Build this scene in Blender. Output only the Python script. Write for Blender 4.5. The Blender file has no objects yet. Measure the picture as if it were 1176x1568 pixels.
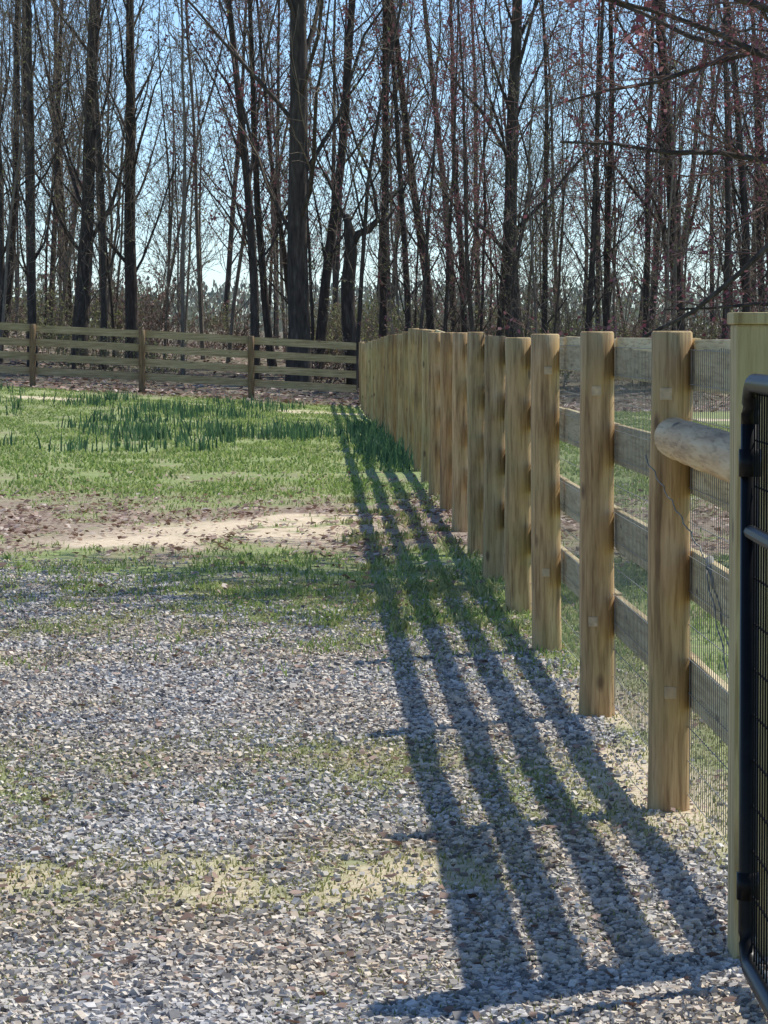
import bpy, math, random
import numpy as np
from mathutils import Vector
random.seed(23); rng=np.random.default_rng(7)
scene=bpy.context.scene
scene.view_settings.view_transform='Standard'
scene.view_settings.look='None'
scene.view_settings.exposure=0

# ---------------------------------------------------------------- noise
_T=rng.random((256,256))
def vn(x,y,s=0):
    x=np.asarray(x,float)+s*17.3; y=np.asarray(y,float)+s*31.7
    xi=np.floor(x).astype(int); yi=np.floor(y).astype(int)
    fx=x-xi; fy=y-yi; fx=fx*fx*(3-2*fx); fy=fy*fy*(3-2*fy)
    a=_T[xi&255,yi&255]; b=_T[(xi+1)&255,yi&255]; c=_T[xi&255,(yi+1)&255]; d=_T[(xi+1)&255,(yi+1)&255]
    return (a*(1-fx)+b*fx)*(1-fy)+(c*(1-fx)+d*fx)*fy
def fbm(x,y,s=0,o=4):
    v=0;a=.5;t=0
    for i in range(o):
        v=v+a*vn(x*2**i,y*2**i,s+i*3); t+=a; a*=.5
    return v/t
def ss(a,b,x):
    t=np.clip((np.asarray(x,float)-a)/(b-a),0,1); return t*t*(3-2*t)

def height(x,y):
    x=np.asarray(x,float); y=np.asarray(y,float)
    far=-.18-.058*(np.clip(x,-14,1.5)+.5)
    z=ss(42,76,y)*far+.06*np.exp(-((y-37)/9)**2)
    z=z+ss(80,100,y)*.8+ss(98,135,y)*.6
    z=z+(fbm(x*.9,y*.5,2,2)-.5)*.03+(fbm(x*.25,y*.2,5,2)-.5)*.05*ss(14,30,y)
    z=z+(fbm(x*5,y*5,9,2)-.5)*.012
    return z
def H(x,y): return float(height(x,y))

def fence_x(y): return 1.055-.020*y

def zones(x,y):
    x=np.asarray(x,float); y=np.asarray(y,float)
    n1=fbm(x*.8,y*.35,1)-.5; n2=fbm(x*2.5,y*1.2,4)-.5; n3=fbm(x*6,y*3,8)-.5
    yb=18.0-1.5*np.clip(x,-4,.2)+n1*5+n2*4
    right=ss(-.05,.12,x-fence_x(y))
    gravel=(1-ss(-2.2,1.6,y-yb+n3*5))*(1-right)
    st1=np.exp(-((y-10.9+n1*3)/.8)**2)*ss(-.25,.12,n2+.12)*.9
    st2=np.exp(-((y-9.05-.25*x+n1*1.6)/.5)**2)*(1-ss(.1,.6,x))
    patch=ss(.0,.2,n1*.6+n2*.9)*ss(9.5,13,y)*.85
    gravel=gravel*(1-np.clip(st2*1.25*ss(-.33,.02,n2+n3),0,.95))*(1-np.clip(st1,0,.8))*(1-np.clip(patch,0,.75))
    litter=ss(21.3,23.5,y+n1*4+n2*2)*(1-ss(26.5,32,y+n1*6+n2*3))
    sand=np.exp(-((x+.95+n2*1.2)/.95)**4)*np.exp(-((y-24.8+n1*3+n2*3)/1.7)**4)*ss(-.24,-.04,n3+n2*.4+.05)
    sand=sand+.8*np.exp(-((x+1.9)/.5)**2)*np.exp(-((y-23.6+n2*2)/.6)**2)
    sand=sand+st2*.75*ss(-.2,.05,n2+n3)+.25*st1*ss(0,.2,n3)
    sand=sand+np.exp(-((y-70+n1*5)/1.3)**2)*ss(.0,.08,n1+.05)*.9
    sand=sand+ss(.05,.2,n1+n2)*.35*ss(79,82,y)*(1-ss(86,89,y))
    fl=np.exp(-((x-fence_x(y)-.02)/.24)**2)*np.exp(-((y-12.0)/2.6)**4)*ss(-.25,.05,n2+n3+.1)
    sand=np.clip(np.maximum(sand,fl),0,1); gravel=gravel*(1-.8*fl)
    forest=ss(75,79,y+n1*4)
    grass=np.clip((1-litter*ss(-.28,.1,n2+n3+.1))*(1-forest*.6),0,1)
    grass=grass*(1-.6*ss(.0,.22,n2*.8+n3*.7)*(1-.4*ss(30,36,y)))
    return np.clip(gravel,0,1),grass,sand,litter,forest

# ---------------------------------------------------------------- mesh helpers
def np_mesh(name,verts,faces,mats=None,parent=None,matidx=None,smooth=False):
    verts=np.asarray(verts,np.float32); faces=np.asarray(faces,np.int32)
    m=bpy.data.meshes.new(name); k=faces.shape[1]
    m.vertices.add(len(verts)); m.vertices.foreach_set('co',verts.ravel())
    m.loops.add(faces.size); m.loops.foreach_set('vertex_index',faces.ravel())
    m.polygons.add(len(faces)); m.polygons.foreach_set('loop_start',np.arange(0,faces.size,k,dtype=np.int32))
    if matidx is not None: m.polygons.foreach_set('material_index',np.asarray(matidx,np.int32))
    m.polygons.foreach_set('use_smooth',np.full(len(faces),smooth))
    m.update(calc_edges=True)
    for mt in (mats or []): m.materials.append(mt)
    o=bpy.data.objects.new(name,m); scene.collection.objects.link(o)
    if parent: o.parent=parent
    return o
def empty(name):
    o=bpy.data.objects.new(name,None); scene.collection.objects.link(o); return o

class MB:
    def __init__(s): s.v=[]; s.f=[]; s.m=[]
    def tube(s,pts,rad,sides=6,mat=0,cap=True,jit=0,ellip=1.0):
        n=len(pts); base=len(s.v)
        for i,p in enumerate(pts):
            a=pts[max(i-1,0)]; b=pts[min(i+1,n-1)]
            dx,dy,dz=b[0]-a[0],b[1]-a[1],b[2]-a[2]
            l=math.sqrt(dx*dx+dy*dy+dz*dz) or 1; dx/=l;dy/=l;dz/=l
            if abs(dz)<.95: ux,uy,uz=-dy,dx,0
            else: ux,uy,uz=0,-dz,dy
            l=math.sqrt(ux*ux+uy*uy+uz*uz) or 1; ux/=l;uy/=l;uz/=l
            vx,vy,vz=dy*uz-dz*uy,dz*ux-dx*uz,dx*uy-dy*ux
            r=rad[i]
            for k in range(sides):
                t=2*math.pi*k/sides; rr=r*(1+(random.random()-.5)*jit) if jit else r
                c=math.cos(t)*rr; q=math.sin(t)*rr*ellip
                s.v.append((p[0]+ux*c+vx*q,p[1]+uy*c+vy*q,p[2]+uz*c+vz*q))
        for i in range(n-1):
            for k in range(sides):
                a=base+i*sides+k; b=base+i*sides+(k+1)%sides
                s.f.append((a,b,b+sides,a+sides)); s.m.append(mat)
        if cap:
            s.f.append(tuple(base+(n-1)*sides+k for k in range(sides))); s.m.append(mat)
            s.f.append(tuple(base+k for k in range(sides))[::-1]); s.m.append(mat)
    def hexa(s,c8,mat=0):
        b=len(s.v); s.v+= [tuple(c) for c in c8]
        for f in ((0,3,2,1),(4,5,6,7),(0,1,5,4),(1,2,6,5),(2,3,7,6),(3,0,4,7)):
            s.f.append(tuple(b+i for i in f)); s.m.append(mat)
    def box(s,x0,x1,y0,y1,z0,z1,mat=0):
        s.hexa([(x0,y0,z0),(x1,y0,z0),(x1,y1,z0),(x0,y1,z0),(x0,y0,z1),(x1,y0,z1),(x1,y1,z1),(x0,y1,z1)],mat)
    def quad(s,c4,mat=0):
        b=len(s.v); s.v+=[tuple(c) for c in c4]; s.f.append((b,b+1,b+2,b+3)); s.m.append(mat)
    def mesh(s,name,mats,smooth=True):
        m=bpy.data.meshes.new(name); m.from_pydata(s.v,[],s.f)
        for mt in mats: m.materials.append(mt)
        m.polygons.foreach_set('material_index',s.m)
        m.polygons.foreach_set('use_smooth',[smooth]*len(s.f)); m.update(); return m
    def obj(s,name,mats,parent=None,smooth=True,bevel=0):
        o=bpy.data.objects.new(name,s.mesh(name,mats,smooth)); scene.collection.objects.link(o)
        if parent: o.parent=parent
        if bevel:
            b=o.modifiers.new('b','BEVEL'); b.width=bevel; b.segments=2; b.limit_method='ANGLE'; b.angle_limit=math.radians(50)
        return o

# ---------------------------------------------------------------- materials
def newmat(name):
    m=bpy.data.materials.new(name); m.use_nodes=True; nt=m.node_tree
    return m,nt,nt.nodes['Principled BSDF']
def ramp(nt,src,stops):
    r=nt.nodes.new('ShaderNodeValToRGB'); e=r.color_ramp.elements
    while len(e)<len(stops): e.new(.5)
    for i,(p,c) in enumerate(stops): e[i].position=p; e[i].color=(*c,1)
    nt.links.new(src,r.inputs[0]); return r.outputs[0]
def mix(nt,f,a,b,mode='MIX'):
    n=nt.nodes.new('ShaderNodeMix'); n.data_type='RGBA'; n.blend_type=mode
    for s,i in ((f,0),(a,6),(b,7)):
        if isinstance(s,bpy.types.NodeSocket): nt.links.new(s,n.inputs[i])
        elif isinstance(s,tuple): n.inputs[i].default_value=(*s,1)
        else: n.inputs[i].default_value=s
    return n.outputs[2]
def noise(nt,scale,detail=4,vec=None,rough=.55):
    n=nt.nodes.new('ShaderNodeTexNoise'); n.inputs['Scale'].default_value=scale; n.inputs['Detail'].default_value=detail
    n.inputs['Roughness'].default_value=rough
    if vec is not None: nt.links.new(vec,n.inputs['Vector'])
    return n.outputs['Fac']
def mapped(nt,sc):
    tc=nt.nodes.new('ShaderNodeTexCoord'); mp=nt.nodes.new('ShaderNodeMapping'); mp.inputs['Scale'].default_value=sc
    nt.links.new(tc.outputs['Object'],mp.inputs['Vector']); return mp.outputs[0]
def bump(nt,h,bsdf,strength=.5,dist=.01):
    b=nt.nodes.new('ShaderNodeBump'); b.inputs['Strength'].default_value=strength; b.inputs['Distance'].default_value=dist
    nt.links.new(h,b.inputs['Height']); nt.links.new(b.outputs[0],bsdf.inputs['Normal'])
def island(nt): return nt.nodes.new('ShaderNodeNewGeometry').outputs['Random Per Island']

def wood(name,sc,dark,mid,light,green,gamt=.4,tint=None):
    m,nt,b=newmat(name); v=mapped(nt,sc)
    n=noise(nt,1.0,6,v,.7)
    c=ramp(nt,n,[(.34,dark),(.5,mid),(.66,light)])
    g=noise(nt,3.2,3,mapped(nt,(1,1,1)))
    c=mix(nt,ramp(nt,g,[(.45,(0,0,0)),(.65,(gamt,gamt,gamt))]),c,green)
    c=mix(nt,1.0,c,ramp(nt,island(nt),tint or [(0,(.72,.56,.42)),(.25,(1,.94,.86)),(.5,(.80,.71,.60)),(.75,(1,.98,.92)),(1,(.88,.75,.61))]),'MULTIPLY')
    g2=noise(nt,1.0,3,mapped(nt,tuple(q*3.5 for q in sc)),.5)
    c=mix(nt,.55,c,ramp(nt,g2,[(.36,(.5,.42,.34)),(.46,(1,1,1))]),'MULTIPLY')
    vo=nt.nodes.new('ShaderNodeTexVoronoi'); vo.inputs['Scale'].default_value=1
    nt.links.new(mapped(nt,(sc[0]*.33 if sc[0]>5 else 2.2,sc[1]*.33 if sc[1]>5 else 2.2,sc[2]*.33 if sc[2]>5 else 3.5)),vo.inputs['Vector'])
    c=mix(nt,ramp(nt,vo.outputs['Distance'],[(.06,(.8,.8,.8)),(.15,(0,0,0))]),c,(.10,.05,.022))
    nt.links.new(c,b.inputs['Base Color']); b.inputs['Roughness'].default_value=.75
    bump(nt,n,b,.6,.006); return m
post_m=wood('post_wood',(24,24,1.6),(.25,.155,.07),(.56,.385,.19),(.75,.56,.32),(.44,.39,.18),.4)
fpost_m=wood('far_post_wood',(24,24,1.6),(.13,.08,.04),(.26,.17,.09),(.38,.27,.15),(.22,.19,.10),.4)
btint=[(0,(.84,.82,.80)),(1,(1,1,1))]
boardY_m=wood('board_wood',(30,1.4,34),(.42,.31,.15),(.70,.56,.30),(.84,.72,.44),(.54,.52,.27),.3,btint)
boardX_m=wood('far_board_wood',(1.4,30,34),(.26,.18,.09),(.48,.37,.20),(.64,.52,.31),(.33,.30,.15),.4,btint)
gpost_m=wood('gate_post_wood',(20,20,1.3),(.34,.24,.09),(.58,.46,.21),(.72,.60,.32),(.44,.41,.17),.45,btint)
log_m=wood('log_wood',(24,1.6,24),(.40,.25,.12),(.70,.48,.25),(.80,.62,.36),(.58,.46,.2),.2,btint)

def simple(name,col,rough=.6,metal=0,spec=.5):
    m,nt,b=newmat(name); n=noise(nt,30,3,mapped(nt,(1,1,1)))
    c=ramp(nt,n,[(.3,tuple(x*.7 for x in col)),(.7,tuple(min(1,x*1.2) for x in col))])
    nt.links.new(c,b.inputs['Base Color']); b.inputs['Roughness'].default_value=rough; b.inputs['Metallic'].default_value=metal
    b.inputs['Specular IOR Level'].default_value=spec
    return m
wire_m=simple('galvanised_wire',(.24,.24,.21),.6,.2)
black_m=simple('black_powdercoat',(.006,.006,.006),.36,0,.14)
mesh_m=simple('black_mesh_wire',(.008,.008,.008),.7,0,.1)
tag_m=simple('tag_plastic',(.56,.43,.26),.7)

def bark(name,a,b_,c_):
    m,nt,b=newmat(name); n=noise(nt,1,6,mapped(nt,(14,14,3)),.6)
    c=ramp(nt,n,[(.3,a),(.55,b_),(.75,c_)]); 
    nt.links.new(c,b.inputs['Base Color']); b.inputs['Roughness'].default_value=.9; bump(nt,n,b,.8,.03); return m
bark_m=bark('bark_grey',(.032,.024,.018),(.08,.062,.047),(.17,.14,.11))
bark_l=bark('bark_pale',(.10,.085,.06),(.22,.18,.135),(.34,.30,.23))
twig_m=bark('twig_brown',(.14,.105,.075),(.25,.195,.14),(.36,.30,.22))
twig_r=bark('twig_red',(.14,.075,.06),(.23,.14,.115),(.32,.21,.175))
def leafmat(name,stops,transl=.35):
    m,nt,b=newmat(name); c=ramp(nt,island(nt),stops)
    nt.links.new(c,b.inputs['Base Color']); b.inputs['Roughness'].default_value=.7
    t=nt.nodes.new('ShaderNodeBsdfTranslucent'); nt.links.new(c,t.inputs['Color'])
    mx=nt.nodes.new('ShaderNodeMixShader'); mx.inputs[0].default_value=transl
    nt.links.new(b.outputs[0],mx.inputs[1]); nt.links.new(t.outputs[0],mx.inputs[2])
    nt.links.new(mx.outputs[0],nt.nodes['Material Output'].inputs['Surface']); return m
bud_r=leafmat('buds_red',[(0,(.22,.06,.08)),(.6,(.33,.12,.14)),(1,(.38,.2,.19))])
bud_g=leafmat('buds_green',[(0,(.16,.17,.06)),(.6,(.26,.28,.11)),(1,(.34,.34,.17))])
grass_m=leafmat('grass_blades',[(0,(.13,.20,.05)),(.45,(.25,.35,.09)),(.75,(.36,.44,.14)),(1,(.54,.51,.27))],.45)
tuft_m=leafmat('tuft_blades',[(0,(.03,.08,.045)),(.6,(.07,.15,.07)),(1,(.15,.24,.10))],.4)
dry_m=leafmat('dry_leaves',[(0,(.12,.07,.05)),(.5,(.28,.175,.13)),(.8,(.46,.32,.25)),(1,(.64,.54,.46))],.2)
weed_m=leafmat('weed_blades',[(0,(.15,.18,.055)),(.6,(.33,.34,.12)),(1,(.54,.49,.24))],.4)

stone_m,nt,b=newmat('gravel_stones')
c=ramp(nt,island(nt),[(0,(.14,.125,.115)),(.2,(.32,.30,.275)),(.45,(.56,.53,.485)),(.7,(.75,.705,.64)),(.85,(.62,.51,.385)),(1,(.90,.85,.76))])
nn=noise(nt,120,2,mapped(nt,(1,1,1)))
c=mix(nt,.5,c,ramp(nt,nn,[(.3,(.6,.6,.6)),(.7,(1,1,1))]),'MULTIPLY')
tn=noise(nt,.8,3,mapped(nt,(1,1,1)))
c=mix(nt,1.0,c,ramp(nt,tn,[(.4,(.96,.97,.99)),(.62,(1,.92,.80))]),'MULTIPLY')
nt.links.new(c,b.inputs['Base Color']); b.inputs['Roughness'].default_value=.7

# ---------------------------------------------------------------- ground
xs=np.concatenate([[-3500,-1500,-700,-350,-180,-100,-70,-50,-38,-30,-25],np.arange(-21,-5,.3),np.arange(-5,2.6,.09),np.arange(2.6,12,.35),[13,16,20,26,35,50,80,140,300,700,1500,3500]])
ys=np.concatenate([[-800,-200,-60,-20,-5,0,3,5],np.arange(6,20,.09),np.arange(20,34,.14),np.arange(34,92,.3),np.arange(92,150,1.5),[155,165,180,200,240,300,400,600,1000,2000,4500]])
X,Y=np.meshgrid(xs,ys); Z=height(X,Y)
nx,ny=len(xs),len(ys)
vi=np.arange(nx*ny).reshape(ny,nx)
F=np.stack([vi[:-1,:-1],vi[:-1,1:],vi[1:,1:],vi[1:,:-1]],-1).reshape(-1,4)
gm,nt,b=newmat('ground_soil')
g=np_mesh('ground',np.stack([X,Y,Z],-1).reshape(-1,3),F,[gm],smooth=True)
gr,gs,sa,li,fo=zones(X.ravel(),Y.ravel())
for nm,ch in (('zoneA',(gr,gs,sa,np.ones_like(gr))),('zoneB',(li,fo,np.zeros_like(gr),np.ones_like(gr)))):
    at=g.data.color_attributes.new(nm,'FLOAT_COLOR','POINT')
    at.data.foreach_set('color',np.stack(ch,-1).astype(np.float32).ravel())
def attr(nm):
    a=nt.nodes.new('ShaderNodeAttribute'); a.attribute_name=nm
    s=nt.nodes.new('ShaderNodeSeparateColor'); nt.links.new(a.outputs['Color'],s.inputs[0]); return s.outputs
A=attr('zoneA'); B=attr('zoneB'); P=mapped(nt,(1,1,1))
nf=noise(nt,22,6,P,.7); nm_=noise(nt,3.0,5,P,.6); nl=noise(nt,.35,3,P)
litc=ramp(nt,nf,[(.3,(.14,.10,.065)),(.5,(.32,.24,.17)),(.68,(.52,.42,.32))])
grc=ramp(nt,nf,[(.3,(.10,.14,.035)),(.5,(.23,.31,.085)),(.7,(.38,.43,.17))])
grc=mix(nt,ramp(nt,nm_,[(.42,(0,0,0)),(.75,(.75,.75,.75))]),grc,(.45,.42,.21))
sac=ramp(nt,nf,[(.3,(.55,.42,.27)),(.5,(.75,.61,.42)),(.7,(.87,.75,.57))])
vo=nt.nodes.new('ShaderNodeTexVoronoi'); vo.inputs['Scale'].default_value=80; nt.links.new(P,vo.inputs['Vector'])
sep=nt.nodes.new('ShaderNodeSeparateColor'); nt.links.new(vo.outputs['Color'],sep.inputs[0])
gvc=ramp(nt,sep.outputs[0],[(0,(.16,.145,.13)),(.5,(.38,.355,.32)),(.8,(.56,.52,.46)),(1,(.7,.63,.53))])
gvc=mix(nt,ramp(nt,vo.outputs['Distance'],[(.2,(0,0,0)),(.7,(.85,.85,.85))]),gvc,(.07,.06,.045))
foc=ramp(nt,nf,[(.3,(.07,.06,.035)),(.55,(.17,.145,.09)),(.7,(.30,.26,.17))])
c=mix(nt,A[1],litc,grc); c=mix(nt,B[1],c,foc); c=mix(nt,A[0],c,gvc); c=mix(nt,A[2],c,sac)
c=mix(nt,.4,c,ramp(nt,nl,[(.3,(.75,.75,.75)),(.7,(1,1,1))]),'MULTIPLY')
nt.links.new(c,b.inputs['Base Color']); b.inputs['Roughness'].default_value=.95
bump(nt,nf,b,.8,.02)

# ---------------------------------------------------------------- scatter
def pts_in(n,y0,y1,xl,xr,pow_=1.0):
    y=y0+(y1-y0)*rng.random(n)**pow_; x=xl(y)+(xr(y)-xl(y))*rng.random(n); return x,y
x,y=pts_in(260000,6.6,22,lambda y:-.15*y-.5,lambda y:np.full_like(y,1.25),1.4)
G,S_,SA,LI,FO=zones(x,y)
keep=rng.random(len(x))<np.clip(G*1.0+.03,0,1); x=x[keep];y=y[keep]
n=len(x); r=.0030+.0062*rng.random(n)**1.7+ .004*(rng.random(n)<.03)
cube=np.array([(-1,-1,-1),(1,-1,-1),(1,1,-1),(-1,1,-1),(-1,-1,1),(1,-1,1),(1,1,1),(-1,1,1)],float)
v=cube[None]*(.6+.4*rng.random((n,8,3)))*np.stack([.8+.5*rng.random(n),.8+.5*rng.random(n),.6+.4*rng.random(n)],-1)[:,None,:]
a=rng.random(n)*6.283; tl=(rng.random(n)-.5)*1.8
def rotz(v,a):
    c,s=np.cos(a)[:,None],np.sin(a)[:,None]; o=v.copy(); o[...,0]=v[...,0]*c-v[...,1]*s; o[...,1]=v[...,0]*s+v[...,1]*c; return o
def rotx(v,a):
    c,s=np.cos(a)[:,None],np.sin(a)[:,None]; o=v.copy(); o[...,1]=v[...,1]*c-v[...,2]*s; o[...,2]=v[...,1]*s+v[...,2]*c; return o
v=rotz(rotx(v,tl),a)*r[:,None,None]
v+=np.stack([x,y,height(x,y)+r*.5],-1)[:,None,:]
f=np.array([(0,3,2,1),(4,5,6,7),(0,1,5,4),(1,2,6,5),(2,3,7,6),(3,0,4,7)])
np_mesh('gravel',v.reshape(-1,3),(f[None]+(np.arange(n)*8)[:,None,None]).reshape(-1,4),[stone_m])

def blades(name,x,y,h,w,mat,lean=.5):
    n=len(x); a=rng.random(n)*6.283; z=height(x,y)
    dx,dy=np.cos(a),np.sin(a); la=rng.random(n)*6.283; ll=h*lean*rng.random(n)
    b0=np.stack([x-dx*w,y-dy*w,z-.005],-1); b1=np.stack([x+dx*w,y+dy*w,z-.005],-1)
    mx=x+np.cos(la)*ll*.35; my=y+np.sin(la)*ll*.35
    m0=np.stack([mx-dx*w*.7,my-dy*w*.7,z+h*.6],-1); m1=np.stack([mx+dx*w*.7,my+dy*w*.7,z+h*.6],-1)
    t=np.stack([x+np.cos(la)*ll,y+np.sin(la)*ll,z+h],-1)
    t2=t+np.stack([dx*w*.12,dy*w*.12,np.zeros(n)],-1)
    v=np.stack([b0,b1,m1,m0,t2,t],1); f=np.array([(0,1,2,3),(3,2,4,5)])
    return np_mesh(name,v.reshape(-1,3),(f[None]+(np.arange(n)*6)[:,None,None]).reshape(-1,4),[mat])
# lawn
x,y=pts_in(120000,14.5,32,lambda y:-.16*y-1,lambda y:np.full_like(y,3.5))
G,S_,SA,LI,FO=zones(x,y); cl=fbm(x*4,y*2,51)
k=rng.random(len(x))<S_*(1-G*.9)*(1-SA)*(1-LI*.75)*ss(.3,.58,cl); x=x[k];y=y[k]
blades('lawn',x,y,.015+.03*rng.random(len(x)),.003+.0035*rng.random(len(x)),grass_m,1.3)
x,y=pts_in(190000,30,78,lambda y:-.15*y-2,lambda y:np.full_like(y,6))
G,S_,SA,LI,FO=zones(x,y); cl=fbm(x*2,y*.7,52)
k=rng.random(len(x))<S_*(1-SA)*(1-LI*.5)*ss(.28,.6,cl); x=x[k];y=y[k]
blades('meadow_grass',x,y,.015+.04*rng.random(len(x)),.007+.008*rng.random(len(x)),grass_m,1.5)
# weeds in the gravel
x,y=pts_in(170000,6.6,20,lambda y:-.15*y-.5,lambda y:np.full_like(y,1.2))
G,S_,SA,LI,FO=zones(x,y); cl=fbm(x*3,y*1.6,21)
k=rng.random(len(x))<np.clip((1-G)*1.0+ss(.48,.72,cl)*.6,0,1)*(1-SA*.75); x=x[k];y=y[k]
blades('gravel_weeds',x,y,.005+.013*rng.random(len(x)),.0016+.0022*rng.random(len(x)),weed_m,1.8)
# low weeds at the fence foot
cx=[];cy=[]
for i in range(70):
    yy=random.uniform(16.5,30); xx=fence_x(yy)-random.uniform(.02,.8); k=26
    cx+=list(np.random.normal(xx,.05,k)); cy+=list(np.random.normal(yy,.10,k))
cx=np.array(cx);cy=np.array(cy); blades('weed_clumps',cx,cy,.02+.04*rng.random(len(cx)),.006+.006*rng.random(len(cx)),weed_m,1.2)
# dark tufts
cx=[];cy=[]
for i in range(420):
    yy=random.uniform(41,74); xx=random.uniform(-.125*yy-1,fence_x(yy)-.2)
    if float(fbm(xx*.7,yy*.16,33))<.5: continue
    k=random.randint(8,30); sp=random.uniform(.06,.25)
    cx+=list(np.random.normal(xx,sp,k)); cy+=list(np.random.normal(yy,sp,k))
for i in range(26):
    yy=random.uniform(34,56); xx=fence_x(yy)-random.uniform(.1,.5); k=26
    cx+=list(np.random.normal(xx,.1,k)); cy+=list(np.random.normal(yy,.3,k))
cx=np.array(cx);cy=np.array(cy); blades('grass_tufts',cx,cy,.07+.2*rng.random(len(cx)),.009+.005*rng.random(len(cx)),tuft_m,.5)

def leaves(name,x,y,s,mat):
    n=len(x); q=np.array([(-1,-.6,0),(.1,-.75,.15),(1,.1,.35),(-.1,.7,.1)],float)[None]*(.6+.6*rng.random((n,4,3)))
    v=rotz(rotx(q,(rng.random(n)-.5)*1.6),rng.random(n)*6.28)*s[:,None,None]
    v+=np.stack([x,y,height(x,y)+s*.45+.004],-1)[:,None,:]
    return np_mesh(name,v.reshape(-1,3),np.arange(n*4).reshape(-1,4),[mat])
x,y=pts_in(42000,19,34,lambda y:-.16*y-1,lambda y:np.full_like(y,3))
G,S_,SA,LI,FO=zones(x,y); cl=fbm(x*3,y*1.5,61); k=rng.random(len(x))<(LI*.9*ss(.3,.58,cl)+.05)*(1-SA*.93); x=x[k];y=y[k]
leaves('leaf_litter',x,y,.010+.024*rng.random(len(x)),dry_m)
x,y=pts_in(3500,6.8,19,lambda y:-.15*y-.5,lambda y:np.full_like(y,1.2))
leaves('fallen_leaves',x,y,.008+.012*rng.random(len(x)),dry_m)
x,y=pts_in(24000,76,112,lambda y:-.17*y-2,lambda y:.17*y+2)
leaves('forest_leaf_litter',x,y,.03+.06*rng.random(len(x)),dry_m)

# ---------------------------------------------------------------- fences
BT=[1.415,1.095,.775,.455]; BH=.15; TH=.024
def make_post(mb,x,y,z0,h,r,sides=18):
    lx,ly=random.uniform(-.012,.012),random.uniform(-.012,.012)
    n=9; pts=[];rad=[]
    for i in range(n):
        t=i/(n-1); zz=-.25+(h+.25)*t
        pts.append((x+lx*t+random.uniform(-.003,.003),y+ly*t,z0+zz)); rad.append(r*(1.04-.07*t)+random.uniform(-.002,.002))
    pts[-1]=(x+lx,y+ly,z0+h-.006); pts.append((x+lx,y+ly,z0+h)); rad.append(rad[-1]-.006)
    mb.tube(pts,rad,sides,0,True)
fence=empty('wooden_fence')
py=[10.4,13.0,15.7,17.95,20.35,22.6,25.1]
while py[-1]<75.8: py.append(py[-1]+2.44)
py[-1]=78.0
mbp=MB(); mbb=MB(); mbw=MB(); mbt=MB()
for i,yy in enumerate(py):
    make_post(mbp,fence_x(yy)+random.uniform(-.008,.008),yy,H(fence_x(yy),yy),1.425+random.uniform(-.016,.018),.065+random.uniform(-.005,.005))
posts=mbp.obj('posts',[post_m],fence)
for p in posts.data.polygons:
    if len(p.vertices)>4: p.use_smooth=False
by=[8.03]+py
for a,b2 in zip(by[:-1],by[1:]):
    for t in BT:
        j=random.uniform(-.006,.006); o1=random.uniform(-.004,.004); o2=random.uniform(-.004,.004)
        xa,xb=fence_x(a)+.072,fence_x(b2)+.072
        za,zb=H(xa,a)+t+j,H(xb,b2)+t-j
        ya,yb_=a+.003,b2-.003
        mbb.hexa([(xa+o1,ya,za-BH),(xa+TH+o1,ya,za-BH),(xb+TH+o2,yb_,zb-BH),(xb+o2,yb_,zb-BH),
                  (xa+o1,ya,za),(xa+TH+o1,ya,za),(xb+TH+o2,yb_,zb),(xb+o2,yb_,zb)])
mbb.obj('boards',[boardY_m],fence,False,.003)
yy=8.05
while yy<60:
    x0=fence_x(yy)+.064; z0=H(x0,yy); w=.0011 if yy<14 else .0007
    mbw.box(x0-w,x0+w,yy-w,yy+w,z0+.05,z0+1.38); yy+=.051 if yy<22 else .102
for a,b2 in zip(by[:-1],by[1:]):
    xa,xb=fence_x(a)+.0615,fence_x(b2)+.0615
    for k in range(14):
        zz=.05+k*.1023; w=.0010; za=H(xa,a)+zz; zb=H(xb,b2)+zz
        mbw.hexa([(xa-w,a,za-w),(xa+w,a,za-w),(xb+w,b2,zb-w),(xb-w,b2,zb-w),(xa-w,a,za+w),(xa+w,a,za+w),(xb+w,b2,zb+w),(xb-w,b2,zb+w)])
mbw.obj('wire_mesh',[wire_m],fence,False)
mbl=MB()
x0,y0,z0=.858,10.30,H(.85,10.3)+1.118; x1,y1,z1=.885,8.03,H(.88,8)+1.12
pts=[];rad=[]
for i in range(14):
    t=i/13; pts.append((x0+(x1-x0)*t,y0+(y1-y0)*t,z0+(z1-z0)*t+random.uniform(-.002,.002))); rad.append(.059+.004*t+random.uniform(-.0015,.0015))
pts.insert(0,(x0,y0+.02,z0)); rad.insert(0,.048)
mbl.tube(pts,rad,20); mbl.obj('brace_log',[log_m],fence)
for (ty,tz) in ((13.0,1.22),(15.7,1.27),(15.7,.36),(13.0,.36),(10.4,.36),(10.4,1.25)):
    tx=fence_x(ty); r=.067
    an=math.atan2(-1,-.12)+random.uniform(-.15,.25); c,s=math.cos(an),math.sin(an); w=.018
    cx_,cy_=tx+c*r,ty+s*r; z=H(tx,ty)+tz
    q=[]
    for dz in (-w,w):
        for (u,o) in ((-w,-.004),(w,-.004),(w,.004),(-w,.004)):
            q.append((cx_-s*u+c*o,cy_+c*u+s*o,z+dz))
    mbt.hexa(q)
mbt.obj('tags',[tag_m],fence,False,.002)
mbr=MB()
def wireline(p,q,r=.0022,n=24,tw=.004):
    pp=[];
    for i in range(n+1):
        t=i/n; pp.append((p[0]+(q[0]-p[0])*t+math.cos(i*1.9)*tw,p[1]+(q[1]-p[1])*t,p[2]+(q[2]-p[2])*t+math.sin(i*1.9)*tw))
    mbr.tube(pp,[r]*len(pp),5)
wireline((.775,10.36,1.07),(.93,9.9,.77)); wireline((.93,9.9,.77),(.93,8.1,.12)); wireline((.915,9.9,.77),(.915,8.1,.12))
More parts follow.
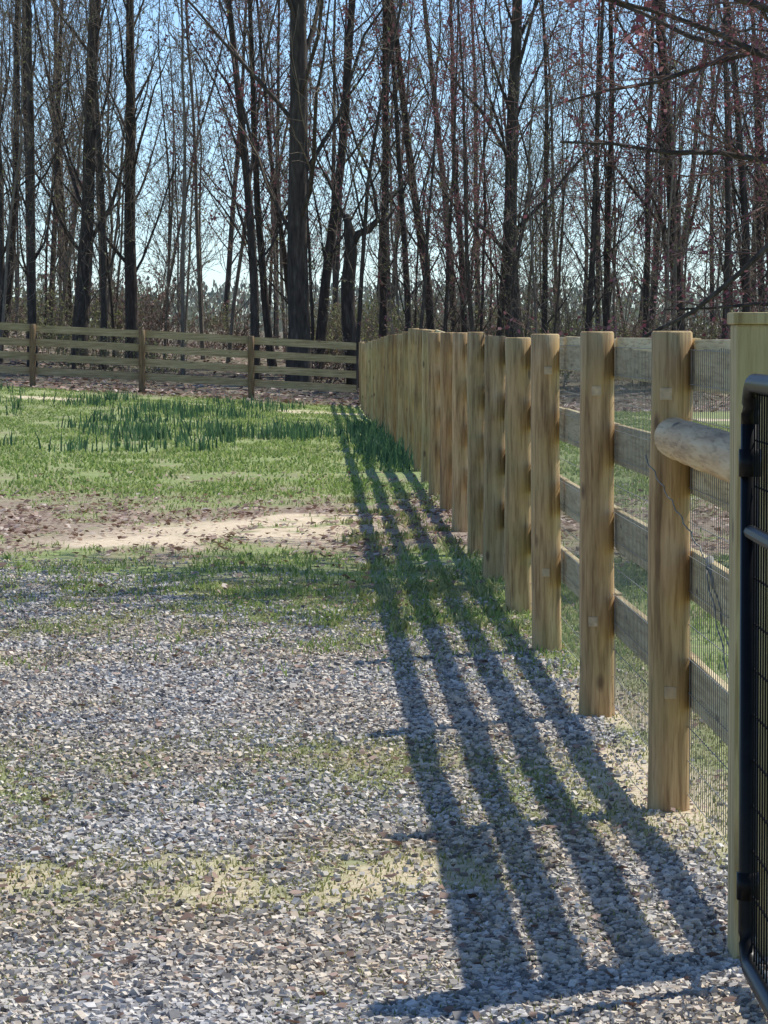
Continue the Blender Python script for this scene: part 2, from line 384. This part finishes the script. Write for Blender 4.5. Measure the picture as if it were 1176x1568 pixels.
mbr.tube([(.93,9.92,.79),(.935,9.8,.72)],[.012,.012],8)
mbr.obj('brace_wire',[wire_m],fence)

far=empty('wooden_fence')
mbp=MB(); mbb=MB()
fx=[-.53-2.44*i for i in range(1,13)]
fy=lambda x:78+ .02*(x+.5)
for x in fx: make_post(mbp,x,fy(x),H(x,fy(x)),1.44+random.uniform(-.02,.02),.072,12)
fxx=[-.62]+fx
for a,b2 in zip(fxx[:-1],fxx[1:]):
    for t in BT:
        j=random.uniform(-.012,.012); ya,yb_=fy(a)+.08,fy(b2)+.08
        za,zb=H(a,ya)+t+j,H(b2,yb_)+t+j
        a_,b_=a-.003,b2+.003
        mbb.hexa([(b_,yb_,zb-.165),(a_,ya,za-.165),(a_,ya+.038,za-.165),(b_,yb_+.038,zb-.165),(b_,yb_,zb),(a_,ya,za),(a_,ya+.038,za),(b_,yb_+.038,zb)])
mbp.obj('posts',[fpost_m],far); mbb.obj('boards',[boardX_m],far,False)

# ---------------------------------------------------------------- gate post + gate
gp=empty('gate_post'); m=MB(); zg=H(.87,7.95)
m.box(.797,.945,7.88,8.025,zg-.3,zg+1.455); m.obj('post',[gpost_m],gp,False,.006)
m=MB(); m.box(.790,.952,7.872,8.033,zg+1.455,zg+1.482); m.obj('cap',[gpost_m],gp,False,.003)
gate=empty('metal_gate'); m=MB()
gx=lambda y:.800-.004*(7.6-y); y0,y1=7.60,4.0; zb,zt=.05,1.325; R=.09
def corner(cy,cz,s,e):
    return [(gx(cy+R*math.cos(math.radians(s+(e-s)*i/6))),cy+R*math.cos(math.radians(s+(e-s)*i/6)),cz+R*math.sin(math.radians(s+(e-s)*i/6))) for i in range(7)]
path=corner(y0-R,zt-R,0,90)+corner(y1+R,zt-R,90,180)+corner(y1+R,zb+R,180,270)+corner(y0-R,zb+R,270,360)
path.append(path[0]); m.tube(path,[.021]*len(path),12)
for z in (1.0,): m.tube([(gx(y0),y0-.01,z),(gx(y1),y1+.01,z)],[.016]*2,10)
m.tube([(gx(5.8),5.8,zb),(gx(5.8),5.8,zt)],[.016]*2,10)
m.obj('frame',[black_m],gate)
m=MB(); w=.0018; yy=y0-.05
while yy>y1: m.box(gx(yy)-w+.004,gx(yy)+w+.004,yy-w,yy+w,zb,zt); yy-=.05
z=zb+.05
while z<zt: m.box(gx(y0)+.008-w,gx(y0)+.008+w,y1,y0,z-w,z+w); z+=.1
m.obj('mesh_infill',[mesh_m],gate,False)
m=MB()
for z in (1.15,.22):
    m.tube([(.80,7.60,z-.03),(.80,7.60,z+.03)],[.026,.026],10); m.tube([(.80,7.6,z),(.82,7.88,z)],[.012,.012],8)
m.obj('hinges',[black_m],gate)

# ---------------------------------------------------------------- trees
def norm(d):
    l=math.sqrt(d[0]**2+d[1]**2+d[2]**2) or 1; return (d[0]/l,d[1]/l,d[2]/l)
def rot_off(d,ang,az):
    D=Vector(d); u=D.orthogonal().normalized(); w=D.cross(u)
    v=D*math.cos(ang)+(u*math.cos(az)+w*math.sin(az))*math.sin(ang); return (v.x,v.y,v.z)
def grow(mb,p,d,L,r,lv,P):
    n=P['seg'][lv]; pts=[p]; rad=[r]; dirs=[d]; wob=P['wob'][lv]; trop=P['trop'][lv]
    for i in range(n):
        d=norm((d[0]+random.gauss(0,wob),d[1]+random.gauss(0,wob),d[2]+random.gauss(0,wob)+trop))
        p=(p[0]+d[0]*L/n,p[1]+d[1]*L/n,p[2]+d[2]*L/n); pts.append(p); dirs.append(d)
        rad.append(max(r*(1-(1-P['tip'])*((i+1)/n)),P['minr']))
    if lv==0: rad[0]*=1.35
    mb.tube(pts,rad,(8,5,3,3)[lv],0 if lv<2 else 1,False)
    if lv>=P['max']:
        if P.get('bud') :
            for q in pts[1:]:
                if random.random()<P['bud']:
                    s=P['buds']*random.uniform(.6,1.4); a=Vector((random.gauss(0,1),random.gauss(0,1),random.gauss(0,1))).normalized(); u=a.orthogonal().normalized()*s; w=a.cross(u)
                    c=Vector(q)+Vector((random.gauss(0,.03),random.gauss(0,.03),random.gauss(0,.03)))
                    mb.quad([c-u,c-w*.7,c+u,c+w*.7],2)
        return
    az=random.random()*6.28; t0=P['t0'][lv]
    for k in range(P['kids'][lv]):
        t=t0+(1-t0)*(k+random.random())/P['kids'][lv]; f=t*n; i=min(int(f),n-1); f-=i
        q=tuple(pts[i][j]*(1-f)+pts[i+1][j]*f for j in range(3)); rr=rad[i]*(1-f)+rad[i+1]*f
        az+=2.4+random.uniform(-.6,.6)
        ang=math.radians(random.uniform(*P['ang'][lv]))
        grow(mb,q,rot_off(dirs[min(i+1,n)],ang,az),L*P['len'][lv]*(1-.55*t)*random.uniform(.6,1.3),max(rr*P['rr'][lv]*random.uniform(.7,1.1),P['minr']),lv+1,P)
BASE=dict(seg=[14,7,5,3],wob=[.026,.12,.15,.18],trop=[.05,.08,.05,.03],tip=.22,minr=.0064,max=3,kids=[24,7,6,0],t0=[.12,.15,.15,0],ang=[(18,50),(25,55),(25,55)],len=[.27,.45,.45],rr=[.34,.5,.55],bud=0,buds=.04)
def tmpl(name,Ht,r,mats,**kw):
    P=dict(BASE); P.update(kw); mb=MB(); grow(mb,(0,0,-.4),norm((random.gauss(0,.03),random.gauss(0,.03),1)),Ht,r,0,P)
    return mb.mesh(name,mats)
T={}
T['big']=[tmpl('tree_big_%d'%i,22,.25,[bark_m,twig_m,bud_r],kids=[26,7,6,0],bud=.3*(i==1),t0=[.13,.15,.1,0]) for i in range(3)]
T['mid']=[tmpl('tree_mid_%d'%i,18,.13,[bark_m,twig_r if i%2 else twig_m,bud_r],bud=.7 if i%2 else 0,buds=.045,kids=[25,7,6,0]) for i in range(4)]
T['thin']=[tmpl('tree_thin_%d'%i,14,.058,[bark_l if i%2 else bark_m,twig_m,bud_g],kids=[20,6,4,0],bud=.15,t0=[.1,.1,.1,0],wob=[.05,.12,.15,.18]) for i in range(4)]
T['sap']=[tmpl('sapling_%d'%i,7,.026,[bark_l,twig_m,bud_g if i else bud_r],kids=[15,5,3,0],bud=.3,buds=.04,t0=[.08,.1,.1,0],ang=[(25,60),(25,55),(25,55)],wob=[.09,.14,.16,.18]) for i in range(3)]
def shrub(name,mats):
    mb=MB(); P=dict(BASE); P.update(seg=[6,4,3,3],kids=[8,5,0,0],max=2,bud=.5,buds=.04,t0=[.1,.1,0,0],wob=[.14,.16,.2,.2],minr=.007,ang=[(20,60),(25,60),(25,60)])
    for i in range(18):
        a=random.random()*6.28; s=random.uniform(.1,1.2)
        grow(mb,(math.cos(a)*s,math.sin(a)*s,-.1),norm((math.cos(a)*.4,math.sin(a)*.4,1)),random.uniform(1.0,2.6),.018,0,P)
    return mb.mesh(name,mats)
T['shrub']=[shrub('shrub_%d'%i,[bark_l,twig_m,(bud_g,bud_g,dry_m)[i]]) for i in range(3)]
def put(kind,x,y,s=1,name='bare_tree',parent=None,idx=None,lean=.012):
    me=T[kind][idx] if idx is not None else random.choice(T[kind])
    o=bpy.data.objects.new(name,me); scene.collection.objects.link(o)
    o.location=(x,y,H(x,y)); o.rotation_euler=(random.gauss(0,lean),random.gauss(0,lean),random.random()*6.28); o.scale=(s,s,s*random.uniform(.9,1.15))
    if parent: o.parent=parent
    return o
for (x,y,k,s,ix) in [(-7.9,90,'big',.8,0),(-6.55,91,'big',.75,2),(-8.9,88,'mid',.95,0),(-3.25,88,'mid',1.0,1),(-2.15,87,'big',1.15,2),(-1.75,90,'mid',1.1,1),(-2.9,92,'mid',.9,2),
                  (-.05,92,'mid',.95,0),(1.35,93,'mid',1.0,1),(3.35,89,'big',.85,1),(3.0,94,'mid',.9,2),(5.2,90,'mid',.8,0),(5.9,92,'mid',.85,3),(7.7,91,'big',.85,0),
                  (9.3,90,'mid',1.0,1),(2.25,96,'mid',.8,3),(-4.9,95,'thin',1.1,1),(-9.9,89,'mid',1.0,2),(-11.6,92,'big',.8,1),(11.2,92,'big',.9,2),(-.75,87,'thin',1.1,0),(8.6,89,'mid',.8,2),(6.7,90,'mid',.7,3),(2.3,84.5,'mid',.55,1),(1.4,85.5,'mid',.5,3),(4.2,91,'mid',.7,0),(-7.2,89,'mid',.75,2),(0.7,90,'mid',.75,2)]:
    put(k,x,y,s,idx=ix)
wd=empty('woodland')
for i in range(40):
    y=random.uniform(92,125); x=random.uniform(-.17*y,.17*y)
    if -5.6<x/y*90<-3.5 and random.random()<.5: continue
    put('mid' if random.random()<.35 else 'thin',x,y,random.uniform(.7,1.1),'tree',wd,lean=.03)
for i in range(112):
    y=random.uniform(84,112); x=random.uniform(-.17*y,.17*y)
    if -5.8<x/y*90<-3.3 and random.random()<.6: continue
    put('thin' if random.random()<.6 else 'sap',x,y,random.uniform(.6,1.1),'tree',wd,lean=.06)
for i in range(46):
    y=random.uniform(120,190); x=random.uniform(-.17*y,.17*y)
    put(random.choice(('mid','thin','thin')),x,y,random.uniform(.75,1.05),'tree',wd)
for i in range(130):
    y=random.uniform(86,150); x=random.uniform(-.16*y,.16*y)
    put('shrub',x,y,random.uniform(.4,.9),'shrub',wd)
# broken snag
mb=MB(); sx,sy=-.78,88; sz=H(sx,sy)
mb.tube([(sx+.1,sy,sz-.3),(sx,sy,sz+.8),(sx-.12,sy,sz+1.7),(sx-.13,sy,sz+2.6),(sx-.06,sy,sz+3.4),(sx-.10,sy,sz+3.9),(sx-.16,sy,sz+4.35)],[.27,.20,.19,.17,.17,.15,.06],10,0,True,.25)
mb.tube([(sx-.06,sy,sz+3.5),(sx+.12,sy,sz+3.85),(sx+.38,sy,sz+3.95),(sx+.62,sy+.1,sz+4.2),(sx+.82,sy+.1,sz+4.15),(sx+1.05,sy+.15,sz+4.5)],[.12,.10,.095,.07,.06,.03],8,0,True,.25)
P=dict(BASE); P.update(max=3,kids=[5,5,4,0])
grow(mb,(sx-.10,sy,sz+3.9),norm((-.4,0,1)),3.5,.05,1,P); grow(mb,(sx+.62,sy+.1,sz+4.2),norm((.2,0,1)),4.5,.05,1,P); grow(mb,(sx+.3,sy,sz+3.93),norm((-.1,0,1)),3.5,.035,1,P)
mb.obj('dead_snag_tree',[bark_m,twig_m])

# distant tree line
n=70000; x=rng.uniform(-90,90,n); y=rng.uniform(230,330,n); hh=2.0+3.4*fbm(x*.12,y*.03,40)
z=1.4+hh*rng.random(n)**1.3; s=.06+.13*rng.random(n)
q=np.array([(-1,0,-.5),(.2,0,-1),(1,0,.6),(-.3,0,1)],float)[None]*(.5+.7*rng.random((n,4,3))); q=rotz(q,rng.random(n)*6.28)*s[:,None,None]
q[...,2]*=1.6; q+=np.stack([x,y,z],-1)[:,None,:]
dl=leafmat('distant_twigs',[(0,(.20,.20,.16)),(.5,(.30,.30,.23)),(.8,(.33,.36,.24)),(1,(.42,.41,.34))],.3)
np_mesh('distant_tree_line',q.reshape(-1,3),np.arange(n*4).reshape(-1,4),[dl])

# red maple by the fence, out of frame right, boughs reaching in
mb=MB(); P=dict(BASE); P.update(seg=[8,11,7,4],kids=[0,16,9,0],wob=[.05,.13,.17,.2],trop=[.02,-.03,-.01,.0],tip=.16,minr=.0032,bud=.7,buds=.016,len=[.4,.36,.4],ang=[(30,60),(30,65),(25,60)],t0=[.2,.12,.1,0])
bx,by_=4.9,22.5; bz=H(bx,by_)
mb.tube([(bx,by_,bz-.3),(bx-.03,by_,bz+.9),(bx-.1,by_,bz+1.9),(bx-.12,by_+.05,bz+3.2),(bx-.05,by_+.1,bz+5),(bx,by_,bz+6.8)],[.24,.17,.155,.12,.08,.03],12)
for (zz,dx,dy,dz,L,r) in [(1.6,-1,-.12,.55,4.0,.045),(1.9,-1,.12,.6,4.2,.05),(2.2,-.9,-.35,.55,4.2,.045),(2.5,-1,.05,.5,4.4,.05),(2.0,-.8,.5,.5,4.2,.04),(1.4,-1,-.3,.5,3.7,.04),(1.5,-1,.2,.35,3.2,.035),(2.8,-1,.2,.3,4.2,.045),(2.4,-1,-.2,.35,4.2,.045),(2.1,-1,.3,.5,3.8,.04),
                          (2.6,.9,.2,.4,4,.05),(3.1,.5,-.8,.5,4,.05),(3.5,.4,.9,.5,4,.05)]:
    grow(mb,(bx-.08,by_,bz+zz),norm((dx,dy,dz)),L,r,1,P)
P2=dict(P); P2.update(seg=[8,8,6,4],kids=[0,15,8,0],minr=.006,bud=.9,buds=.042,trop=[0,0,0,0])
for i in range(15):
    a=random.random()*6.28 if i>9 else random.uniform(2.3,4.1); zz=random.uniform(3.6,6.6)
    grow(mb,(bx-.05,by_+.05,bz+zz),norm((math.cos(a),math.sin(a),random.uniform(.35,.9))),random.uniform(3.6,5.6),.05,1,P2)
mb.obj('red_maple_tree',[bark_m,twig_r,bud_r])

# ---------------------------------------------------------------- light, sky, camera
sd=Vector((.80,.62,1.43)).normalized()
L=bpy.data.lights.new('sun','SUN'); L.energy=5.0; L.angle=math.radians(.5); L.color=(1,.96,.88)
so=bpy.data.objects.new('sun',L); scene.collection.objects.link(so); so.rotation_euler=sd.to_track_quat('Z','Y').to_euler(); so.location=(20,20,40)
w=bpy.data.worlds.new('World'); scene.world=w; w.use_nodes=True; nt=w.node_tree
sk=nt.nodes.new('ShaderNodeTexSky'); sk.sky_type='NISHITA'; sk.sun_disc=False
sk.sun_elevation=math.asin(sd.z); sk.sun_rotation=math.atan2(sd.x,sd.y); sk.air_density=.75; sk.dust_density=.1; sk.ozone_density=3.0
c=mix(nt,1.0,sk.outputs[0],(.98,1.10,1.22),'MULTIPLY')
nt.links.new(c,nt.nodes['Background'].inputs[0]); nt.nodes['Background'].inputs[1].default_value=.14
cam=bpy.data.cameras.new('camera'); co=bpy.data.objects.new('camera',cam); scene.collection.objects.link(co)
cam.sensor_fit='VERTICAL'; cam.sensor_height=36; cam.lens=122.4; cam.clip_end=8000; cam.clip_start=.05
co.location=(0,0,1.43); co.rotation_euler=(math.radians(90-2.92),0,0)
scene.camera=co
